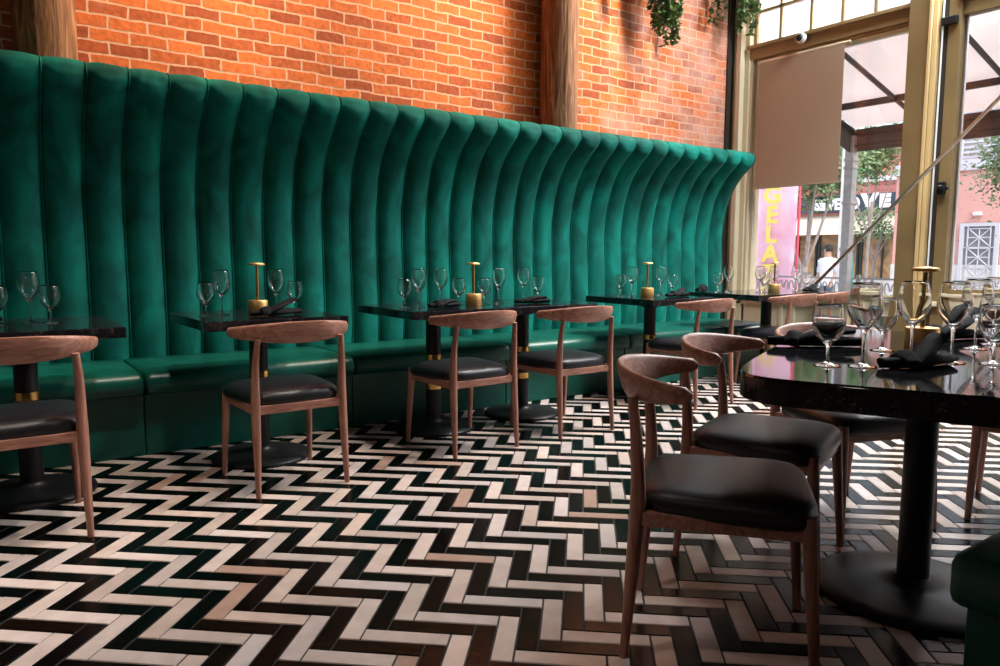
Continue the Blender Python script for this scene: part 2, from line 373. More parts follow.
# roller blind
t = thing('roller_blind', 'tan roller blind half lowered behind left window pane, above pink banner', 'blind', (6.93,4.5,1.78))
bm = bmesh.new(); box(bm,(-.002,-.47,.0),(.002,.47,1.31)); link('blind_cloth', bm, M['blind'], t)
bm = bmesh.new(); tube(bm,[(0,-.475,.008),(0,.475,.008)],.008,8); link('bottom_bar', bm, M['blind'], t)
bm = bmesh.new(); tube(bm,[(.012,-.52,1.325),(.012,.49,1.325)],.016,12); link('roller_tube', bm, M['cream'], t)

# security camera on the transom beam
t = thing('security_camera', 'small white dome security camera under the top window panes', 'camera', (6.90,4.47,3.235), PI)
bm = bmesh.new(); lathe(bm,[(.0,.0),(.052,.0),(.054,.02),(.048,.04),(.042,.044)],24); bmesh.ops.rotate(bm,verts=bm.verts,matrix=Matrix.Rotation(PI/2,3,'Y')); link('housing', bm, M['white_metal'], t, True, .6)
bm = bmesh.new(); lathe(bm,[(.036,.040),(.032,.058),(.02,.070),(.0,.074)],24); bmesh.ops.rotate(bm,verts=bm.verts,matrix=Matrix.Rotation(PI/2,3,'Y')); link('lens_dome', bm, M['black_metal'], t, True, .6)

# diagonal brace
t = thing('brace_rod', 'long diagonal metal rod crossing in front of window post', 'rod', (6.62,4.10,SILL))
bm = bmesh.new(); tube(bm,[(0,.03,.02),(0,-1.56,1.645),(0,-3.2,3.22)],.015,10); link('rod', bm, M['chrome'], t, True)
bm = bmesh.new(); box(bm,(-.03,-.0,.0),(.36,.09,.025),bev=.004); box(bm,(-.02,.0,.02),(.02,.06,.06),bev=.004); link('foot_bracket', bm, M['chrome'], t)

# timber columns against the brick
def column(x, label):
    bm = bmesh.new(); rings = []
    for i in range(29):
        z = i/28*ZC; ring = []
        for k in range(40):
            a = 2*PI*k/40
            r_ = .163 + .012*noise.noise(Vector((math.cos(a)*1.3+x, math.sin(a)*1.3, z*.5))) + .006*noise.noise(Vector((math.cos(a)*6+x, math.sin(a)*6, z*.8)))
            ring.append((r_*math.cos(a), r_*math.sin(a), z))
        rings.append(ring)
    loft(bm, rings)
    o = link('timber_column', bm, M['timber'], None, True, .9); o.location = (x, 5.115, 0)
    tag(o, label, 'column', 'timber columns against the brick wall')
column(.43, 'rough round timber column at top left, behind the leftmost padded channels')
column(4.29, 'rough round timber column in the middle of the brick wall')

# ------------------------------------------------------------------ banquette
def banquette():
    P = .2018; X0 = .348 - 8*P; X1 = 6.2; nch = 37
    t = thing('banquette', 'long green velvet banquette with tall curved channel-tufted back along the brick wall', 'banquette', (X0,4.17,0))
    prof = smoothcurve([(0,4.80,.40),(0,4.785,.60),(0,4.80,.95),(0,4.81,1.25),(0,4.785,1.46),(0,4.72,1.66),(0,4.62,1.81),(0,4.53,1.895),(0,4.475,1.945),(0,4.452,1.985),(0,4.462,2.025),(0,4.50,2.05),(0,4.60,2.06),(0,4.80,2.065)], 4)
    nrm = []
    for i,p in enumerate(prof):
        d = (prof[min(i+1,len(prof)-1)]-prof[max(i-1,0)]).normalized(); nrm.append(Vector((0,-d.z,d.y)))
    ns = 12
    for c in range(nch):
        bm = bmesh.new(); rings = []
        for i,p in enumerate(prof):
            ring = []
            for s in range(ns+1):
                u = s/ns; w_ = abs(2*u-1)
                top = 1 if i < 32 else max(.22, 1-(i-32)/6); b_ = (.046*(1-w_**2.4) - .012)*top
                if w_ > .999: b_ = -.016*top
                wob = .004*noise.noise(Vector((c*7.1+u*2, i*.25, 0)))
                q = p + nrm[i]*(b_+wob)
                ring.append((c*P+u*P, q.y-4.17, q.z))
            rings.append(ring)
        loft(bm, rings, closed=False)
        o = link('channel', bm, M['velvet'], t, True)
        if c < nch-1 or True:
            bm = bmesh.new(); pts = [((c+1)*P-.003, (p+nrm[i]*(-.001*(1 if i < 32 else .5))).y-4.17, (p+nrm[i]*(-.001*(1 if i < 32 else .5))).z) for i,p in enumerate(prof[::1])]
            tube(bm, pts, .0045, 6); link('piping', bm, M['velvet'], o, True)
    # solid carcass behind the padding (end is seen beside the window)
    bm = bmesh.new()
    back = [(4.83,.0),(4.83,1.3),(4.79,1.52),(4.70,1.74),(4.56,1.91),(4.50,1.97),(4.51,2.02),(4.62,2.045),(4.90,2.045),(4.90,0.)]
    loft(bm, [[(x,y-4.17,z) for y,z in back] for x in (0,(X1-X0))]); link('back_carcass', bm, M['velvet'], t)
    # seat cushions
    xs = [X0] + [.70+1.17*k for k in range(-1,5)] + [X1-.12]
    xs = [X0, -.47, .70, 1.87, 3.04, 4.21, 5.38, X1-.12]
    for a,b_ in zip(xs[:-1], xs[1:]):
        bm = bmesh.new(); rings = []; nx = 14
        for i in range(nx+1):
            u = i/nx; e = min(u,1-u)*(b_-a); r_ = .022; s_ = 1 if e>r_ else math.sqrt(max(0,1-(1-e/r_)**2))
            us = [0,.004,.012,.022] ; 
        xx = [0,.004,.012,.024,.05] ; ll = (b_-a)-.004
        xx = xx + [ll*k/8 for k in range(1,8)] + [ll-v_ for v_ in xx[::-1]]
        for x in xx:
            e = min(x, ll-x); s_ = math.sqrt(max(0,1-(1-min(e,.024)/.024)**2)); ins = .022*(1-s_); dome = .012*min(1,e/.12)
            z0,z1 = .325+ins, .442-ins
            ring = []
            for y,z in ((4.80,z0),(4.80,z1+.0),(4.60,z1+dome),(4.40,z1+dome*1.1),(4.22,z1+dome*.9),(4.15,z1+dome*.4),(4.118,z1-.008),(4.102,z1-.03),(4.098,(z0+z1)/2),(4.102,z0+.02),(4.12,z0+.004),(4.16,z0)):
                ring.append((a+x-X0, y+(ins if y<4.2 else 0)-4.17, z))
            rings.append(ring)
        loft(bm, rings); link('seat_cushion', bm, M['green_leather'], t, True, .9)
        bm = bmesh.new(); box(bm,(a-X0+.002,0,.0),(b_-X0-.002,.6,.325),bev=.006); link('base_panel', bm, M['green_leather'], t)
    return t
banquette()

# upholstered bench at the near side of the large table
t = thing('upholstered_bench', 'dark green upholstered bench cut off at the lower right corner', 'bench', (1.60,.055,0))
bm = bmesh.new(); box(bm,(0,0,.335),(1.45,.60,.452),bev=.03); bmesh.ops.bevel(bm,geom=[],offset=0); link('seat_cushion', bm, M['green_leather'], t, True, .9)
bm = bmesh.new(); box(bm,(.05,.02,0),(1.4,.575,.335),bev=.006); link('base_panel', bm, M['green_leather'], t)

# ------------------------------------------------------------------ chairs
def make_chair():
    t = thing('dining_chair', 'x', 'chair', (0,0,0))
    for s in (-1,1):
        bm = bmesh.new(); tube(bm, smoothcurve([(s*.215,.235,0),(s*.211,.226,.15),(s*.205,.212,.33),(s*.203,.207,.425)],4), [.0115+ (.0075*min(1,(i/12)*1.4)) for i in range(13)], 12)
        link('leg', bm, M['walnut_leg'], t, True, .9)
        bm = bmesh.new(); pts = smoothcurve([(s*.207,-.232,0),(s*.203,-.218,.2),(s*.200,-.205,.42),(s*.198,-.212,.58),(s*.190,-.226,.693)],5)
        rad = []
        for p in pts:
            z = p.z; rad.append(.0115+.009*math.sin(PI*min(1,z/.42)/2)**1.3 if z<.42 else .0205-.0085*((z-.42)/.3))
        tube(bm, pts, rad, 12); link('leg', bm, M['walnut_leg'], t, True, .9)
    # seat frame
    bm = bmesh.new()
    box(bm,(-.195,-.215,.362),(.195,-.195,.400),bev=.003)
    box(bm,(-.195,.195,.362),(.195,.217,.400),bev=.003)
    for s in (-1,1): box(bm,(s*.202-.011,-.2,.362),(s*.202+.011,.205,.400),bev=.003)
    link('seat_frame', bm, M['walnut'], t)
    # cushion
    bm = bmesh.new(); rings = []
    nv = 12
    def outline(k, n=48):
        a = 2*PI*k/n; c, s_ = math.cos(a), math.sin(a); e = .36
        x = math.copysign(abs(c)**e, c); y = math.copysign(abs(s_)**e, s_)
        return x*(.222+.018*y) , y*.222+.012
    for sc, z in ((.90,.388),(.97,.391),(1.0,.402),(1.01,.416),(1.0,.430),(.975,.442),(.92,.452),(.82,.460),(.65,.4665),(.45,.4705),(.22,.4725),(.02,.473)):
        rings.append([(outline(k)[0]*sc, (outline(k)[1]-.01)*sc+.01, z) for k in range(48)])
    loft(bm, rings); link('seat_cushion', bm, M['black_leather'], t, True, .9)
    # crest rail (curved armback)
    bm = bmesh.new(); rings = []; n = 34; ph = math.radians(87)
    for i in range(n+1):
        q = -1+2*i/n; a = q*ph
        cx_ = .268*math.sin(a); cy_ = -.268 + .215*(1-math.cos(a))**1.0*.95
        tx, ty = .268*math.cos(a), .204*math.sin(a); tl = math.hypot(tx,ty); nx_, ny_ = ty/tl, -tx/tl   # outward
        hgt = .0195 + .030*max(0,math.cos(a*.98))**1.5
        thk = .0125 + .003*abs(q)
        zc = .719 - .002*q*q
        lean = .016*math.cos(a)
        end = math.sqrt(max(0., 1-max(0,(abs(q)-.955)/.045)**2)); end = max(end,.35)
        ring = []
        for k in range(16):
            b_ = 2*PI*k/16; cc, ss = math.cos(b_), math.sin(b_)
            o_ = math.copysign(abs(cc)**.8, cc)*thk*end; h_ = math.copysign(abs(ss)**.85, ss)*hgt*end
            o2 = o_ + lean*(h_/.05)
            ring.append((cx_+nx_*o2, cy_+ny_*o2, zc+h_))
        rings.append(ring)
    loft(bm, rings); link('crest_rail', bm, M['walnut'], t, True, .9)
    return t
chair0 = make_chair(); used = [False]
def chair(x, y, face, label, group='armback dining chairs'):
    rz = math.radians(face-90)
    if not used[0]:
        used[0] = True; chair0.location=(x,y,0); chair0.rotation_euler=(0,0,rz); chair0['label']=label; chair0['group']=group; return chair0
    return dup(chair0, (x,y,0), rz, label, group)
WG = 'walnut chairs facing the banquette'
chair(.105, 3.29, 90, 'walnut chair at far left edge, partly out of view', WG)
chair(1.165, 3.37, 91, 'walnut chair at the second small table, standing alone left of centre', WG)
chair(2.20, 3.43, 92, 'walnut chair at the left half of the joined pair of tables', WG)
chair(2.93, 3.43, 90, 'walnut chair at the right half of the joined pair of tables', WG)
chair(4.22, 3.53, 92, 'walnut chair half hidden behind the dark chair backs in the middle', WG)
chair(5.42, 3.62, 92, 'walnut chair in front of the cream wall under the window, left of its neighbour', WG)
chair(6.10, 3.66, 90, 'walnut chair by the window, mostly hidden behind the wine glasses', WG)
BG = 'dark backlit chairs around the large table'
chair(1.652, 1.258, -52, 'nearest dark chair with black seat in the right foreground', BG)
chair(2.25, 1.54, -69.5, 'dark chair directly behind the nearest foreground chair', BG)
chair(2.88, 1.575, -110, 'dark chair on the far side of the large table, behind the thick pedestal', BG)
chair(3.52, 1.12, 198, 'dark chair at the far right end of the large table, seat tip just visible', BG)

# ------------------------------------------------------------------ tables
def make_table(w, d, label, x, y, px=0., baser=.25):
    t = thing('small_table', label, 'table', (x,y,0), 0, 'black granite tables by the banquette')
    bm = bmesh.new(); box(bm,(-w/2,-d/2,.703),(w/2,d/2,.75),bev=.005); link('table_top', bm, M['granite'], t)
    pedestal(t, .25 if baser is None else baser, .70)
    return t
def pedestal(t, br, h, pr=.046, collars=True):
    bm = bmesh.new(); lathe(bm,[(pr+.055,h),(pr+.05,h-.02),(pr,h-.035),(pr,.03)],28); 
    box(bm,(-.2,-.03,h-.012),(.2,.03,h+.004),bev=.003); box(bm,(-.03,-.2,h-.012),(.03,.2,h+.004),bev=.003)
    link('pole', bm, M['black_metal'], t, True, .6)
    for z in ((.44,.265) if collars else ()):
        bm = bmesh.new(); lathe(bm,[(pr,z-.018),(pr+.0045,z-.018),(pr+.0045,z+.018),(pr,z+.018)],28,cap=False); link('brass_collar', bm, M['brass'], t, True, .5)
    bm = bmesh.new(); lathe(bm,[(br,.0),(br,.014),(br-.006,.02),(br*.85,.027),(br*.55,.034),(br*.36,.039),(br*.25,.046),(br*.2,.058),(pr+.003,.062),(pr,.062)],56); link('base_disc', bm, M['black_metal'], t, True, .7)
T1 = make_table(.70,.70,'leftmost small table, its right edge in view at the picture edge', .17,3.77)
T2 = make_table(.70,.70,'small granite table standing alone with a brass lamp and napkins, left of centre', 1.19,3.81, baser=.25)
T3 = make_table(.665,.70,'left half of the two small tables pushed together in the middle', 2.265,3.86)
T4 = make_table(.71,.70,'right half of the two small tables pushed together in the middle', 2.96,3.885)
T5 = make_table(.70,.70,'small granite table right of the joined pair, behind dark chair backs', 4.24,3.94, baser=.22)
T6 = make_table(1.26,.72,'wide black table nearest the window at the end of the banquette', 5.74,3.95, baser=.21)
TR = thing('large_table', 'large black stone table with rounded corners in the right foreground', 'table', (2.364,1.06,0), math.radians(24))
bm = bmesh.new(); rings = []
def big(k, n=96, ins=0.):
    a = 2*PI*k/n; c, s_ = math.cos(a), math.sin(a); e = 2/7.5
    return (.745-ins)*math.copysign(abs(c)**e,c), (.435-ins)*math.copysign(abs(s_)**e,s_)
for ins, z in ((.03,.694),(.004,.694),(0,.698),(0,.754),(.004,.76),(.05,.76),(.3,.76)):
    rings.append([(*big(k,96,ins), z) for k in range(96)])
loft(bm, rings); link('table_top', bm, M['granite'], TR, True, .6)
pedestal(TR, .29, .694, .046, False)

# ------------------------------------------------------------------ table ware
def lathe_obj(prof, n=32):
    bm = bmesh.new(); lathe(bm, prof, n, cap=False); return bm
def goblet_profile(H, rb, rimr, stem_h, footr, bowl_bottom):
    out = [(0,.0),(footr,.0),(footr,.0022),(footr*.55,.0055),(.0075,.010),(.0042,.016)]
    out += [(.0038,stem_h*.5),(.0042,stem_h*.85),(.0075,stem_h)]
    N_ = 14; hb = H-stem_h; inner = []
    for i in range(1,N_+1):
        q = i/N_
        # bowl radius: swells then narrows to the rim
        if q < .5: r_ = rb*math.sin(PI/2*(q/.5))**.75
        else: r_ = rb - (rb-rimr)*((q-.5)/.5)**1.6
        out.append((max(r_,.0078), stem_h+hb*q)); inner.append((max(r_-.0013,.002), stem_h+.004+hb*q-(.004 if i==N_ else 0)))
    inner = inner[::-1]
    return out + inner + [(0, stem_h+.0055)]
def make_glass(name, label, H, rb, rim, sh, fr):
    t = thing(name, label, 'glass')
    pr = goblet_profile(H, rb, rim, sh, fr, 0)
    k = next(i for i,p in enumerate(pr) if abs(p[1]-sh)<1e-9 and i>3)
    bm = bmesh.new(); lathe(bm, pr, 32, cap=False); bmesh.ops.remove_doubles(bm, verts=bm.verts, dist=1e-5)
    o = link('glass_body', bm, M['glass'], t, True)
    return t, o
def one_glass(name, H, rb, rim, sh, fr):
    bm = bmesh.new(); lathe(bm, goblet_profile(H, rb, rim, sh, fr, 0), 32, cap=False)
    bmesh.ops.remove_doubles(bm, verts=bm.verts, dist=1e-5); bmesh.ops.recalc_face_normals(bm, faces=bm.faces)
    return link(name, bm, M['glass'], None, True)
wine0 = one_glass('wine_glass', .225, .044, .033, .095, .036); gob0 = one_glass('water_goblet', .165, .042, .034, .055, .035)
fl = {}
def glass(kind, x, y, z, label, group):
    src = wine0 if kind == 'w' else gob0
    if kind in fl: o = src.copy(); COL.objects.link(o)
    else: o = src; fl[kind] = 1
    o.location = (x,y,z+.0003); o.rotation_euler = (0,0,random.random()*6)
    tag(o, label, 'glass', group)
lamp0 = thing('table_lamp', 'x', 'lamp')
bm = bmesh.new(); lathe(bm,[(0,0),(.048,0),(.05,.003),(.05,.066),(.0475,.07),(.01,.07),(0,.07)],40); lb = link('lamp_base', bm, M['copper_brass'], lamp0, True, .6)
bm = bmesh.new(); lathe(bm,[(.004,-.0),(.004,.004),(0,.005)],10); bmesh.ops.rotate(bm,verts=bm.verts,matrix=Matrix.Rotation(PI/2,3,'X')); bmesh.ops.translate(bm,verts=bm.verts,vec=(.012,-.049,.035)); link('power_button', bm, M['black_metal'], lb)
bm = bmesh.new(); lathe(bm,[(.0075,.068),(.0075,.25)],14); link('stem', bm, M['brass'], lamp0, True, .6)
bm = bmesh.new(); lathe(bm,[(0,.249),(.038,.249),(.040,.251),(.040,.256),(.037,.260),(.012,.2635),(0,.264)],40); link('lamp_shade', bm, M['copper_brass'], lamp0, True, .6)
lu = [0]
def lamp(x,y,z,label, rz=0.):
    if not lu[0]: lu[0]=1; lamp0.location=(x,y,z); lamp0['label']=label; lamp0['group']='brass table lamps'; return
    dup(lamp0,(x,y,z),rz,label,'brass table lamps')
def napkin(x,y,z,rz,label,L1=.24,lift=.05,s=1., knot=True):
    # a black linen napkin rolled and knotted: crossing rolls with one raised end
    bm = bmesh.new(); rnd = random.Random(int(x*100))
    def roll(pts, w, h, fl_=0.):
        pts = smoothcurve(pts, 6); rings = []; n=14
        for i,p in enumerate(pts):
            t_ = (pts[min(i+1,len(pts)-1)]-pts[max(i-1,0)]).normalized(); a = Vector((0,0,1)).cross(t_).normalized(); q = i/(len(pts)-1)
            ww = w*(.75+.35*math.sin(PI*q)+fl_*q); hh = h*(.8+.25*math.sin(PI*q))
            ring=[]
            for k in range(n):
                b_=2*PI*k/n; fold = 1+.13*math.sin(3*b_+q*6+x*9)
                ring.append(p + a*(math.cos(b_)*ww*fold) + Vector((0,0,1))*(math.sin(b_)*hh*fold))
            rings.append(ring)
        loft(bm, rings)
    h = .018*s
    roll([(-L1/2,.01,h),(-L1*.2,-.005,h*1.05),(L1*.15,.0,h*1.1),(L1/2,.015,h)], .026*s, h*.85, .2)
    roll([(-L1*.28,-.035,h*.9),(-.02,-.02,h*2.1),(L1*.2,.015,h*2.0+lift*.5),(L1*.42,.035,h*1.6+lift)], .022*s, h*.6, .45)
    if knot: roll([(-L1*.30,-.05,h),(-L1*.22,.0,h*2.0),(-L1*.14,.05,h*.95)], .024*s, h*.75)
    zmin = min(v_.co.z for v_ in bm.verts)
    bmesh.ops.translate(bm, verts=bm.verts, vec=(0,0,-zmin+.0005))
    o = link('napkin', bm, M['napkin'], None, True, 1.2); o.location=(x,y,z); o.rotation_euler=(0,0,rz)
    tag(o, label, 'napkin', 'rolled black napkins'); return o
Z = .75
g1='glasses on the leftmost table'; g2='glasses on the lone small table'; g3='glasses on the joined tables'; g5='glasses on the fourth table along'; g6='glasses on the window table'; g7='glasses on the large table'
glass('w',.204,3.83,Z,'tall wine glass on the leftmost table, beside a short goblet',g1)
glass('g',.279,3.80,Z,'short water goblet near the right edge of the leftmost table',g1)
glass('g',.085,3.80,Z,'glass cut off by the left picture edge on the leftmost table',g1)
napkin(-.02,3.95,Z,.1,'black napkin on the leftmost table at the picture edge')
glass('g',.935,3.80,Z,'short goblet at the left end of the lone small table',g2)
glass('w',1.02,3.83,Z,'tall wine glass left of the lamp on the lone small table',g2)
lamp(1.20,3.83,Z,'brass mushroom lamp on the lone small table left of centre')
glass('w',1.305,3.85,Z,'tall wine glass right of the lamp on the lone small table',g2)
glass('g',1.395,3.82,Z,'short goblet at the right end of the lone small table',g2)
napkin(1.24,3.66,Z,.12,'rolled black napkin in front of the lamp on the lone small table',.26,.05)
glass('g',2.05,3.82,Z,'short goblet at the left end of the joined tables',g3)
glass('w',2.135,3.80,Z,'tall wine glass second from the left on the joined tables',g3)
glass('w',2.36,3.93,Z,'tall wine glass third from the left on the joined tables, behind a napkin',g3)
glass('g',2.43,3.83,Z,'short goblet just left of the lamp on the joined tables',g3)
lamp(2.525,3.81,Z,'brass mushroom lamp between the glasses on the joined tables',.5)
glass('g',2.62,3.83,Z,'short goblet just right of the lamp on the joined tables',g3)
glass('w',2.73,3.83,Z,'tall wine glass second to the right of the lamp on the joined tables',g3)
glass('w',3.02,3.95,Z,'tall wine glass near the right end of the joined tables, behind a napkin',g3)
glass('g',3.13,3.93,Z,'short goblet at the right end of the joined tables',g3)
napkin(2.25,3.70,Z,.15,'rolled black napkin at the left part of the joined tables',.22,.01)
napkin(2.935,3.74,Z,-.25,'rolled black napkin at the right part of the joined tables',.24,.01,knot=False)
glass('g',4.03,4.05,Z,'short goblet at the left end of the table behind the dark chair backs',g5)
glass('w',4.10,4.0,Z,'tall wine glass left of the lamp behind the dark chair backs',g5)
lamp(4.16,3.90,Z,'brass mushroom lamp on the table behind the dark chair backs',.3)
glass('w',4.42,4.0,Z,'tall wine glass right of the lamp behind the dark chair backs',g5)
glass('g',4.52,3.97,Z,'short goblet right of the lamp behind the dark chair backs',g5)
napkin(4.40,3.80,Z,.1,'rolled black napkin on the table behind the dark chair backs',.27,.03)
glass('g',5.25,4.10,Z,'short goblet at the left end of the window table',g6)
glass('w',5.42,4.12,Z,'tall wine glass in front of the cream pilaster on the window table',g6)
glass('w',5.56,3.90,Z,'tall wine glass left of the lamp on the window table',g6)
glass('g',5.66,3.92,Z,'short goblet touching the lamp on the window table',g6)
lamp(5.74,3.88,Z,'brass mushroom lamp on the window table before the pink banner',.3)
glass('w',5.88,3.98,Z,'tall wine glass right of the lamp on the window table',g6)
glass('w',6.13,3.92,Z,'tall wine glass at the right end of the window table',g6)
glass('g',6.27,3.90,Z,'short goblet at the right end of the window table',g6)
napkin(5.20,4.22,Z,.4,'rolled black napkin at the left end of the window table',.25,.03)
napkin(6.12,3.75,Z,.1,'rolled black napkin at the right end of the window table',.27,.03)
Z = .76
glass('g',1.875,1.095,Z,'foremost short goblet at the left end of the large table',g7)
glass('w',1.935,1.03,Z,'tall wine glass next to the foremost goblet on the large table',g7)
glass('g',2.33,1.18,Z,'short goblet behind the napkin knot on the large table',g7)
glass('w',2.20,1.03,Z,'tall wine glass directly in front of the lamp on the large table',g7)
lamp(2.474,1.128,Z,'brass mushroom lamp nearest the camera, on the large table',.3)
glass('w',2.22,.93,Z,'tall wine glass right of the lamp at the front of the large table',g7)
glass('g',2.285,.85,Z,'short goblet at the front of the large table near the right edge',g7)
glass('w',2.62,1.03,Z,'tall wine glass set back on the large table at right',g7)
glass('w',2.40,.80,Z,'tall wine glass cut by the right picture edge on the large table',g7)
glass('g',2.80,1.05,Z,'short goblet at the back right of the large table',g7)
glass('w',2.95,1.10,Z,'tall wine glass farthest back on the large table',g7)
napkin(2.06,.94,Z,math.radians(-16),'long black napkin in front of the lamp on the large table',.25,.05,1.0)
napkin(2.25,1.36,Z,math.radians(-40),'black napkin behind the foremost goblet on the large table',.30,.02,1.1)
napkin(2.85,1.20,Z,math.radians(-25),'black napkin at the back right of the large table',.30,.05,1.2)

# ------------------------------------------------------------------ hanging plants
def plant(x, y, ztop, zbot, rad, nstem, label, leafscale=1., seed=1, droop=.0):
    rnd = random.Random(seed)
    t = thing('hanging_plant', label, 'plant', (x,y,zbot), 0, 'trailing plants hanging from the ceiling')
    bs = bmesh.new(); bl = bmesh.new()
    H_ = ztop-zbot
    for s in range(nstem):
        a = rnd.random()*6.28; r_ = rad*math.sqrt(rnd.random()); ln = H_*rnd.uniform(.25,1.) if s else H_
        ln = max(ln, H_*.3)
        x0, y0 = r_*math.cos(a), r_*math.sin(a)*.5
        pts = []
        for i in range(9):
            q = i/8; pts.append((x0*(.6+.8*math.sin(q*2.2))+.02*math.sin(q*9+s), y0*(.6+.6*q)+.015*math.cos(q*7+s), H_-ln*q))
        tube(bs, pts, .003, 5)
        nl = int(ln*150)
        for k in range(nl):
            q = rnd.random(); i = min(7,int(q*8)); p = Vector(pts[i]).lerp(Vector(pts[i+1]), q*8-i)
            ld = Vector((rnd.gauss(0,1), rnd.gauss(0,.7), rnd.gauss(-.35,.6))).normalized(); L_ = rnd.uniform(.028,.055)*leafscale; W_ = L_*.30
            sd = ld.cross(Vector((rnd.random()-.5,rnd.random()-.5,1))).normalized(); nn_ = ld.cross(sd)*L_*.12
            v_ = [bl.verts.new(p), bl.verts.new(p+ld*L_*.35+sd*W_), bl.verts.new(p+ld*L_*.4+nn_), bl.verts.new(p+ld*L_*.35-sd*W_), bl.verts.new(p+ld*L_*.75+sd*W_*.7), bl.verts.new(p+ld*L_*.75-sd*W_*.7), bl.verts.new(p+ld*L_)]
            for f_ in ((0,1,2),(0,2,3),(1,4,6,2),(2,6,5,3)): bl.faces.new([v_[z_] for z_ in f_])
    link('stems', bs, M['bark'], t, True); link('foliage', bl, M['ivy'], t)
plant(5.60,5.02,ZC,3.02,.22,34,'bushy trailing green plant against the brick right of the middle column',1.35,5)
plant(5.05,5.10,ZC,3.42,.09,10,'short trailing plant tips left of the bushy one on the brick',1.1,8)
plant(4.62,5.10,ZC,3.36,.06,6,'tiny plant tip at the top beside the middle column',1.,11)
plant(6.28,5.10,ZC,3.46,.16,12,'small trailing plant tips high on the brick near the window',1.1,14)
plant(6.72,4.98,ZC,3.36,.13,26,'bright green plant hanging in front of the window corner pilaster',1.25,17)

# ------------------------------------------------------------------ outdoors
struct(link('ground', boxbm((7.15,-25,-.35),(60,60,-.15)), M['street']))
# canopy above the terrace
t = thing('terrace_awning', 'pale canvas terrace awning on dark brown frame outside the windows', 'awning', (7.2,5.1,0))
def ay(y): return y-5.1
bm = bmesh.new(); Y0, Y1 = -4.0, 5.28; n=24
vs0=[bm.verts.new((0,ay(Y0+(Y1-Y0)*i/n),3.36)) for i in range(n+1)]; vm=[bm.verts.new((1.1,ay(Y0+(Y1-Y0)*i/n),3.36-.33+.03*math.sin(i*PI/2)**2)) for i in range(n+1)]; vs1=[bm.verts.new((2.2,ay(Y0+(Y1-Y0)*i/n),2.72)) for i in range(n+1)]
for i in range(n):
    bm.faces.new((vs0[i],vs0[i+1],vm[i+1],vm[i])); bm.faces.new((vm[i],vm[i+1],vs1[i+1],vs1[i]))
r_=bmesh.ops.solidify(bm, geom=bm.faces[:], thickness=.012)
link('canvas', bm, M['canopy'], t)
for yy in (5.26,4.42,3.3,2.2,1.1,0,-1.2,-2.4,-3.6):
    bm = bmesh.new(); tube(bm,[(0,ay(yy),3.29),(2.2,ay(yy),2.66)],.028,6); link('rafter', bm, M['awning_frame'], t)
for x,z in ((1.5,2.865),(2.2,2.66)):
    bm = bmesh.new(); box(bm,(x-.03,ay(Y0),z-.035),(x+.03,ay(Y1),z+.035)); link('purlin', bm, M['awning_frame'], t)
bm = bmesh.new(); box(bm,(2.16,ay(Y0),2.47),(2.18,ay(Y1),2.50)); link('lower_rail', bm, M['awning_frame'], t)
bm = bmesh.new(); box(bm,(2.22,ay(Y0),2.42),(2.235,ay(Y1),2.68)); 
vs=[bm.verts.new(p) for p in ((0,ay(5.285),3.33),(0,ay(5.285),3.05),(2.23,ay(5.285),2.38),(2.23,ay(5.285),2.7))]; vs2=[bm.verts.new(v_.co+Vector((0,.012,0))) for v_ in vs]
bm.faces.new(vs); bm.faces.new(vs2[::-1])
for i in range(4): bm.faces.new((vs[i],vs[(i+1)%4],vs2[(i+1)%4],vs2[i]))
link('valance', bm, M['valance'], t)
for yy in (5.30,.0,-3.9):
    bm = bmesh.new(); box(bm,(2.14,ay(yy)-.055,-.15),(2.26,ay(yy)+.055,2.62),bev=.006)
    for z in (2.2,2.3,1.75,1.15): box(bm,(2.13,ay(yy)-.065,z),(2.27,ay(yy)+.065,z+.035),bev=.004)
    link('awning_post', bm, M['grey_metal'], t)
# scroll railing
t = thing('scroll_railing', 'pale wrought iron railing with curled scrolls beyond the windows', 'railing', (9.55,4.0,-.15))
bm = bmesh.new()
for z in (.20,.62,.93): box(bm,(-.02,-7.,z-.012),(.02,3.4,z+.012))
link('rails', bm, M['rail'], t)
bm = bmesh.new(); y=-2.2
while y < 3.3:
    for sgn in (1,-1):
        pts=[(0, y+sgn*(.03+ (.052-.0115*a)*math.cos(a*1.1)*.9), .775+(.135-.024*a)*math.sin(a*1.1)) for a in [q*.45 for q in range(11)]]
        tube(bm, pts, .009, 5)
    y += .17
sc = link('scrollwork', bm, M['rail'], t); sc['kind']='stuff'
for yy in (-6.9,-4.5,-2.1,.35,1.2,3.35):
    bm = bmesh.new(); box(bm,(-.022,yy-.022,0),(.022,yy+.022,.98)); link('railing_post', bm, M['rail'], t)
def text_mesh(name, s, size, mt, parent, loc, rot, ext=.01, bold=.0, sx=1.):
    cu = bpy.data.curves.new('t','FONT'); cu.body = s; cu.size = size; cu.extrude = ext; cu.offset = bold; cu.align_x='CENTER'; cu.align_y='CENTER'
    o = bpy.data.objects.new('t', cu); COL.objects.link(o); dg = bpy.context.evaluated_depsgraph_get(); dg.update()
    me = bpy.data.meshes.new_from_object(o.evaluated_get(dg)); bpy.data.objects.remove(o)
    me.materials.clear(); me.materials.append(mt)
    q = bpy.data.objects.new(name, me); COL.objects.link(q); q.parent = parent; q.location = loc; q.rotation_euler = rot; q.scale=(sx,1,1); return q
RX = (PI/2, 0, -PI/2)   # reads correctly from -x side
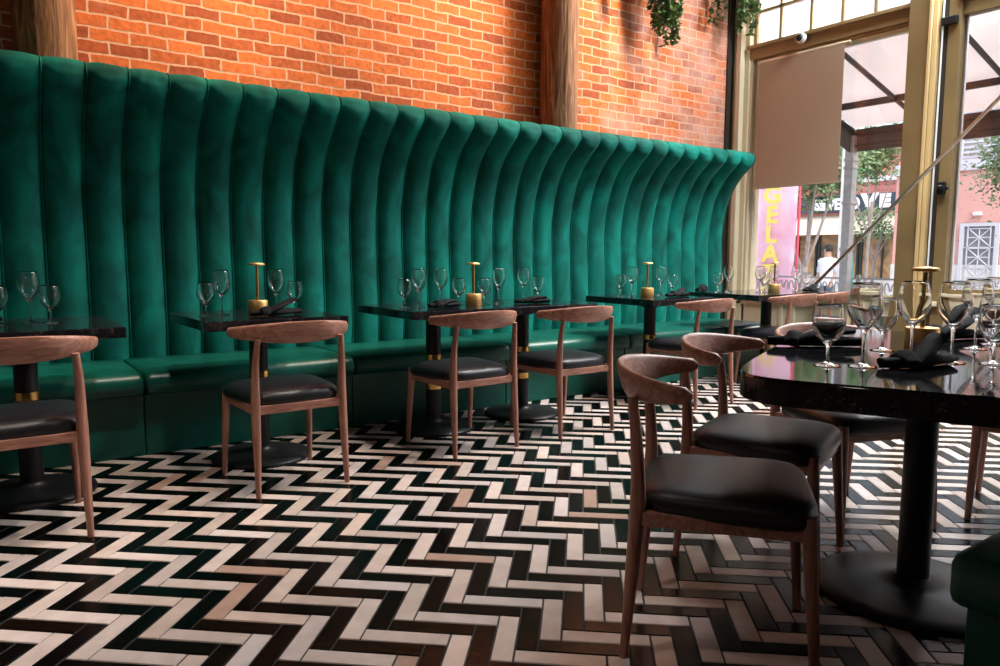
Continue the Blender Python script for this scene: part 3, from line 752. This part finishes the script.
# gelato banner
t = thing('gelato_banner', 'tall pink street banner with yellow letters outside the left window', 'banner', (10.2,6.93,-.15))
bm = bmesh.new(); rings=[]
for i in range(25):
    z=.25+i/24*2.35; rings.append([(.03*math.sin(j*1.1+z*3)+.02*math.sin(z*5+j), -.37+j*.092+.012*math.sin(z*2.4), z) for j in range(9)])
loft(bm, rings, closed=False); bmesh.ops.solidify(bm, geom=bm.faces[:], thickness=.006); link('banner_cloth', bm, M['pink'], t, True)
bm = bmesh.new(); tube(bm,[(.02,-.39,0),(.02,-.395,2.65)],.018,8); tube(bm,[(.02,-.39,2.62),(.02,.37,2.62)],.010,8); box(bm,(-.15,-.55,0),(.19,-.23,.04)); link('pole', bm, M['red'], t)
for i,ch in enumerate('GELATO'):
    text_mesh('letter', ch, .36, M['yellow'], t, (-.065,.02,2.15-.30*i), RX, .004, .012, 1.15)
t = thing('green_flag', 'narrow green flag beside the pink banner at the window edge', 'flag', (10.3,7.62,-.15))
bm = bmesh.new(); tube(bm,[(0,-.02,0),(0,.0,1.2),(0,.10,2.6)],.014,8); link('pole', bm, M['grey_metal'], t)
bm = bmesh.new(); rings=[[(.02*math.sin(z*4+j), -.03+j*.05+.05*z/2.4, z) for j in range(4)] for z in [.6+.1*k for k in range(19)]]
loft(bm, rings, closed=False); bmesh.ops.solidify(bm, geom=bm.faces[:], thickness=.006); link('flag_cloth', bm, M['flag_green'], t, True)

def blob_tree(name, label, x, y, z0, trunk_h, crown_c, crown_r, nleaf, seed, branches=7, tr=.11, leaf=.16, split=.45):
    rnd = random.Random(seed)
    t = thing(name, label, 'tree', (x,y,z0), 0)
    bm = bmesh.new(); fork = trunk_h*split
    tube(bm, smoothcurve([(.05,.05,0),(0,0,fork*.5),(.03,-.03,fork)],4), [tr*(1-.35*i/8) for i in range(9)], 10)
    for b_ in range(branches):
        a = 2*PI*b_/branches + rnd.random()*.5; R_ = crown_r[0]*.75
        tip = Vector((crown_c[0]+R_*math.cos(a)*.8, crown_c[1]+crown_r[1]*.8*math.sin(a), crown_c[2]+rnd.uniform(-.1,.4)*crown_r[2]))
        s_ = Vector((.02,-.02,fork*rnd.uniform(.6,1.)))
        tube(bm, smoothcurve([s_, s_.lerp(tip,.35)+Vector((0,0,-.05)), s_.lerp(tip,.7)+Vector((0,0,.1)), tip],3), [tr*.42*(1-.07*i) for i in range(10)], 7)
    link('trunk', bm, M['bark'], t, True)
    bm = bmesh.new()
    cl = []
    for _ in range(26):
        d = Vector((rnd.gauss(0,1),rnd.gauss(0,1),rnd.gauss(0,1))).normalized()*rnd.random()**.4
        cl.append(Vector((crown_c[0]+d.x*crown_r[0], crown_c[1]+d.y*crown_r[1], crown_c[2]+d.z*crown_r[2])))
    for k in range(nleaf):
        c = rnd.choice(cl); p = c+Vector((rnd.gauss(0,.3)*crown_r[0]*.8, rnd.gauss(0,.3)*crown_r[1]*.8, rnd.gauss(0,.26)*crown_r[2]*.8))
        ld = Vector((rnd.gauss(0,1),rnd.gauss(0,1),rnd.gauss(0,.8))).normalized(); L_=leaf*rnd.uniform(.6,1.2)
        sd = ld.orthogonal().normalized()*L_*.28
        v_=[bm.verts.new(q) for q in (p, p+ld*L_*.5+sd, p+ld*L_, p+ld*L_*.5-sd)]
        bm.faces.new(v_)
    link('crown', bm, M['leaf'], t)
blob_tree('street_tree','street tree with pale forked trunk between banner and awning post',14,8.80,-.15,2.6,(0,0.15,3.15),(1.0,1.25,.75),9000,3,5,.085,.11,.45)
blob_tree('street_tree','dense green tree crown at the right edge before the brick building',16.2,5.35,-.15,3.0,(0,.0,3.3),(1.0,1.05,1.15),15000,9,7,.11,.10,.5)
blob_tree('sapling','thin sapling in front of the shop with the dark sign',24,12.6,-.15,2.2,(0,0,2.3),(.7,.8,.45),900,21,5,.06,.14,.6)
blob_tree('street_tree','green tree showing to the right of the grey awning post, under the awning edge',17.6,9.4,-.15,3.4,(0,0,3.8),(.7,.95,.75),5000,31,4,.05,.10,.75)
# white pillar and narrow teal board
t = link('white_pillar', boxbm((11.9,6.73,-.15),(12.05,6.87,3.1),.01), M['white_metal']); tag(t,'white round-edged pillar beside the grey awning post','pillar')
t = thing('teal_sandwich_board','narrow teal sandwich board at the foot of the white pillar','sign',(11.4,6.46,-.15))
bm=bmesh.new(); box(bm,(-.02,-.05,0),(.02,.07,1.25),Matrix.Rotation(.12,4,'Y'),.004); link('front_board',bm,M['teal'],t)
bm=bmesh.new(); box(bm,(-.02+.3,-.05,0),(.02+.3,.07,1.25),Matrix.Rotation(-.12,4,'Y'),.004); link('rear_board',bm,M['teal'],t)

# shop building across the street
t = thing('shop_building','shop building with slate sign board and beige shop awning across the street','building',(28,16.5,-.15))
bm=bmesh.new(); box(bm,(.3,-2.9,0),(8,14,5.7)); link('wall',bm,M['brick_out'],t)
bm=bmesh.new(); box(bm,(.0,-2.9,3.0),(.3,6.0,3.65),bev=.02); sb=link('sign_board',bm,M['sign'],t)
text_mesh('sign_letters','SILVER',.58,M['letter'],t,(-.03,.02,3.29),RX,.02,.03,.80)
text_mesh('sign_letters','LO',.58,M['letter'],t,(-.03,-.85,3.29),RX,.02,.03,.8)
text_mesh('sign_letters','V',.74,M['letter'],t,(-.03,-1.53,3.33),RX,.02,.05,1.2)
text_mesh('sign_letters','E',.62,M['letter'],t,(-.03,-2.12,3.33),RX,.02,.05,1.2)
bm=bmesh.new()
vs=[bm.verts.new(p) for p in ((.3,-2.9,2.9),(.3,6,2.9),(-.9,6,2.1),(-.9,-2.9,2.1),(.3,-2.9,2.2),(.3,6,2.2))]
for q in ((0,1,2,3),(3,2,5,4),(0,3,4),(1,5,2)): bm.faces.new([vs[i] for i in q])
link('shop_awning',bm,M['beige'],t)
for i in range(5):
    y0=-2.8+i*1.75
    bm=bmesh.new(); box(bm,(.22,y0,.45),(.32,y0+1.6,2.6)); fr=link('window',bm,M['shopglass'],t)
    bm=bmesh.new(); box(bm,(.16,y0-.05,.4),(.24,y0+.03,2.65)); box(bm,(.16,y0+1.55,.4),(.24,y0+1.63,2.65)); box(bm,(.16,y0+.75,.4),(.22,y0+.80,2.6)); link('window_frame',bm,M['awning_frame'],fr)
bm=bmesh.new(); box(bm,(.1,-2.9,0),(.3,6,.42)); link('stone_plinth',bm,M['stone'],t)
bm=bmesh.new(); box(bm,(.1,-2.95,4.1),(.35,8,4.3)); box(bm,(.05,-2.95,5.7),(.5,14,5.85)); link('cornice',bm,M['stone'],t)

# red brick building at right
t = thing('brick_building','red brick building with white louvers and lattice gate seen through right window','building',(20,9.1,-.15))
bm=bmesh.new(); box(bm,(0,-14,0),(7,0.9,3.35)); link('wall',bm,M['brick_out'],t)
bm=bmesh.new(); box(bm,(-.06,-14,0),(0,.9,1.05)); link('stone_plinth',bm,M['stone'],t)
bm=bmesh.new(); box(bm,(-.08,-14,3.35),(.3,.95,3.5)); box(bm,(-.03,-14,3.5),(.3,.93,3.62)); link('cornice',bm,M['lattice'],t)
bm=bmesh.new(); box(bm,(.6,-14,3.62),(7,.8,5.2)); link('upper_wall',bm,M['stone'],t)
bm=bmesh.new(); y=.6
while y>-6:
    box(bm,(.5,y-.03,3.62),(.6,y+.03,5.1)); 
    for k in range(11): box(bm,(.52,y-1.0,3.7+k*.125),(.6,y-.03,3.75+k*.125),Matrix.Identity(4))
    y-=1.03
link('louvers',bm,M['lattice'],t)
# lattice gate part
gt = bmesh.new(); gy0,gy1,gz1=-1.53,-.85,1.98
box(gt,(-.10,gy0-.09,.0),(-.03,gy0,gz1+.08)); box(gt,(-.10,gy1,.0),(-.03,gy1+.09,gz1+.08)); box(gt,(-.10,gy0,gz1),(-.03,gy1,gz1+.08))
for y_ in (gy0+.08,gy1-.10): box(gt,(-.09,y_,.0),(-.06,y_+.025,gz1))
cell=(gz1-.06)/4
for c in range(4):
    z0=.03+c*cell; zc=z0+cell/2; yc=(gy0+gy1)/2; hw=(gy1-gy0)/2-.10; hh=cell/2-.025
    box(gt,(-.09,gy0,z0-.015),(-.05,gy1,z0+.015))
    for a in range(8):
        ang=a*PI/4; d=(math.cos(ang)*hw*(1.3 if a%2 else 1), math.sin(ang)*hh*(1.3 if a%2 else 1))
        tube(gt,[(-.07,yc,zc),(-.07,yc+d[0],zc+d[1])],.014,4)
    box(gt,(-.085,yc-hw,zc+hh-.012),(-.06,yc+hw,zc+hh+.012))
go=link('lattice_gate',gt,M['lattice'],t)
bm=bmesh.new(); box(bm,(-.028,gy0,0),(-.005,gy1,gz1)); link('gate_panel',bm,M['gate_back'],go)
bm=bmesh.new(); box(bm,(-.12,-1.20,2.24),(0,-1.03,2.33),bev=.01); link('wall_light',bm,M['white_metal'],t)

# pedestrian
def person(x,y,z,rz,label):
    t = thing('person', label, 'person', (x,y,z), rz)
    me = bpy.data.meshes.new('body'); 
    J = {'pel':(0,0,.92,.13),'wst':(0,0,1.08,.12),'cst':(0,0,1.32,.145),'nck':(0,0,1.48,.055),'hdb':(0,.01,1.56,.075),'hd':(0,.015,1.66,.088),'top':(0,.01,1.73,.06),
         'ls':(-.19,0,1.40,.055),'le':(-.25,-.03,1.14,.042),'lw':(-.22,.12,.95,.03),'rs':(.19,0,1.40,.055),'re':(.25,-.03,1.14,.042),'rw':(.24,.10,.93,.03),
         'lh':(-.09,0,.85,.09),'lk':(-.10,.03,.50,.062),'la':(-.11,.0,.10,.042),'lt':(-.12,.14,.04,.035),'rh':(.09,0,.85,.09),'rk':(.10,.06,.50,.062),'ra':(.11,-.05,.10,.042),'rt':(.12,.09,.04,.035)}
    E_ = [('pel','wst'),('wst','cst'),('cst','nck'),('nck','hdb'),('hdb','hd'),('hd','top'),('cst','ls'),('ls','le'),('le','lw'),('cst','rs'),('rs','re'),('re','rw'),('pel','lh'),('lh','lk'),('lk','la'),('la','lt'),('pel','rh'),('rh','rk'),('rk','ra'),('ra','rt')]
    ks = list(J); V_ = [J[k][:3] for k in ks]; ED = [(ks.index(a),ks.index(b_)) for a,b_ in E_]; RD = [J[k][3] for k in ks]
    for s,w in ((-1,'lw'),(1,'rw')):     # five fingers each
        wi = ks.index(w); wp = Vector(J[w][:3]); pi_ = len(V_); V_.append(tuple(wp+Vector((0,.03,-.07)))); RD.append(.03); ED.append((wi,pi_))
        for k in range(5):
            off = Vector((0,(k-2)*.018+.03,-.10)) if k<4 else Vector((0,.085,-.06))
            a = len(V_); V_.append(tuple(wp+off)); RD.append(.009); ED.append((pi_,a)); b2=len(V_); V_.append(tuple(wp+off+Vector((0,.01,-.05+.006*abs(k-1.5))))); RD.append(.008); ED.append((a,b2))
    me.from_pydata(V_, ED, []); o = bpy.data.objects.new('body', me); COL.objects.link(o)
    sm = o.modifiers.new('s','SKIN'); me.skin_vertices[0].data[0].use_root = True
    for i,r_ in enumerate(RD): me.skin_vertices[0].data[i].radius=(r_,r_)
    o.modifiers.new('u','SUBSURF').levels=1
    dg = bpy.context.evaluated_depsgraph_get(); dg.update(); m2 = bpy.data.meshes.new_from_object(o.evaluated_get(dg)); bpy.data.objects.remove(o)
    m2.materials.clear()
    for k in ('skin','denim'): m2.materials.append(M[k])
    for p in m2.polygons:
        p.use_smooth=True; p.material_index = 1 if p.center.z < .95 and abs(p.center.x)<.2 else 0
    b = bpy.data.objects.new('body', m2); COL.objects.link(b); b.parent = t
    bm = bmesh.new()
    rings=[]
    for z_,rx,ry in ((.84,.185,.145),(1.0,.18,.14),(1.15,.175,.14),(1.32,.20,.155),(1.42,.20,.13),(1.47,.12,.09),(1.49,.075,.07)):
        rings.append([(rx*math.cos(2*PI*k/20), ry*math.sin(2*PI*k/20), z_) for k in range(20)])
    loft(bm, rings, caps=False)
    for s in (-1,1): tube(bm,[(s*.15,0,1.41),(s*.20,0,1.38),(s*.235,-.02,1.24),(s*.25,-.03,1.14)],[.075,.072,.064,.06],12)
    link('shirt', bm, M['white_cloth'], t, True)
    bm = bmesh.new(); lathe(bm,[(.098,1.62),(.104,1.68),(.092,1.74),(.06,1.775),(0,1.785)],18,(0,-.006,0)); link('hair', bm, M['hair'], t, True)
    bm = bmesh.new()
    tube(bm,[(0,.10,1.67),(0,.125,1.635),(0,.10,1.625)],[.008,.014,.008],8); link('nose', bm, M['skin'], t, True)
    bm = bmesh.new()
    for s in (-1,1): bmesh.ops.create_uvsphere(bm,u_segments=8,v_segments=6,radius=.011,matrix=Matrix.Translation((s*.033,.098,1.67)))
    link('eyes', bm, M['hair'], t, True)
    bm = bmesh.new(); box(bm,(-.024,.096,1.595),(.024,.104,1.602)); link('mouth', bm, M['red'], t)
    return t
person(16.0,9.45,-.42,math.radians(80),'person in white shirt walking on the street beyond the railing')

# ------------------------------------------------------------------ light
w = bpy.data.worlds.new('sky'); S.world = w; w.use_nodes = True; nt = w.node_tree
bg = nt.nodes['Background']; sk = nt.nodes.new('ShaderNodeTexSky'); sk.sky_type='NISHITA'; sk.sun_disc=False; sk.sun_elevation=math.radians(50); sk.sun_rotation=math.radians(200)
sk.air_density=1.; sk.dust_density=4.; 
mixn = nt.nodes.new('ShaderNodeMix'); mixn.data_type='RGBA'; mixn.inputs[0].default_value=.6
nt.links.new(sk.outputs[0], mixn.inputs[6]); mixn.inputs[7].default_value=(1.0,1.0,1.02,1)
nt.links.new(mixn.outputs[2], bg.inputs[0]); bg.inputs[1].default_value = .95
def light(kind, name, loc, target, energy, color, **kw):
    l = bpy.data.lights.new(name, kind); l.energy = energy; l.color = color
    for k,v in kw.items(): setattr(l,k,v)
    o = bpy.data.objects.new(name, l); COL.objects.link(o); o.location = loc
    d = Vector(target)-Vector(loc); o.rotation_euler = d.to_track_quat('-Z','Y').to_euler(); return o
light('SUN','sun',(20,0,9.),(0,4.2,0),2.6,(1,.97,.92),angle=.12)
# ceiling track spots that wash the brick wall and the banquette tables
for x in (.9,2.7,4.6,6.3):
    light('SPOT','track_spot',(x+1.0,4.1,4.5),(x-.1,5.25,2.7),400,(1.,.76,.50),spot_size=math.radians(80),spot_blend=.9,shadow_soft_size=.2)
for x in (-.4,1.3,3.0,4.7):
    light('SPOT','track_spot',(x+1.5,2.7,4.4),(x,3.5,.3),370,(1.,.86,.76),spot_size=math.radians(50),spot_blend=.8,shadow_soft_size=.12)
# left foreground floor
light('SPOT','track_spot',(-.4,1.6,4.4),(.6,2.3,0),230,(1.,.84,.74),spot_size=math.radians(42),spot_blend=.8,shadow_soft_size=.12)
# cool area fills added to stand in for daylight from the windows
light('AREA','daylight_fill',(6.5,2.9,4.4),(4.6,4.6,.6),300,(.92,.98,1.),shape='RECTANGLE',size=.8,size_y=2.4)
light('AREA','daylight_fill',(5.1,1.8,4.4),(5.0,2.0,0),165,(.93,.97,1.),shape='RECTANGLE',size=1.2,size_y=2.4,spread=math.radians(110))

for lx,ly in ((-1.6,1.8),(-1.8,-.2)):  # unseen small lights added to put highlights on the glasses
    light('AREA','glint_fill',(lx,ly,2.7),(lx+1,ly+1.6,1.),3,(1.,.88,.74),shape='DISK',size=.2)
vs = S.view_settings; S.display_settings.display_device='sRGB'
vs.view_transform='Standard'; vs.look='None'; vs.gamma=1; vs.use_curve_mapping=False; vs.exposure=.08
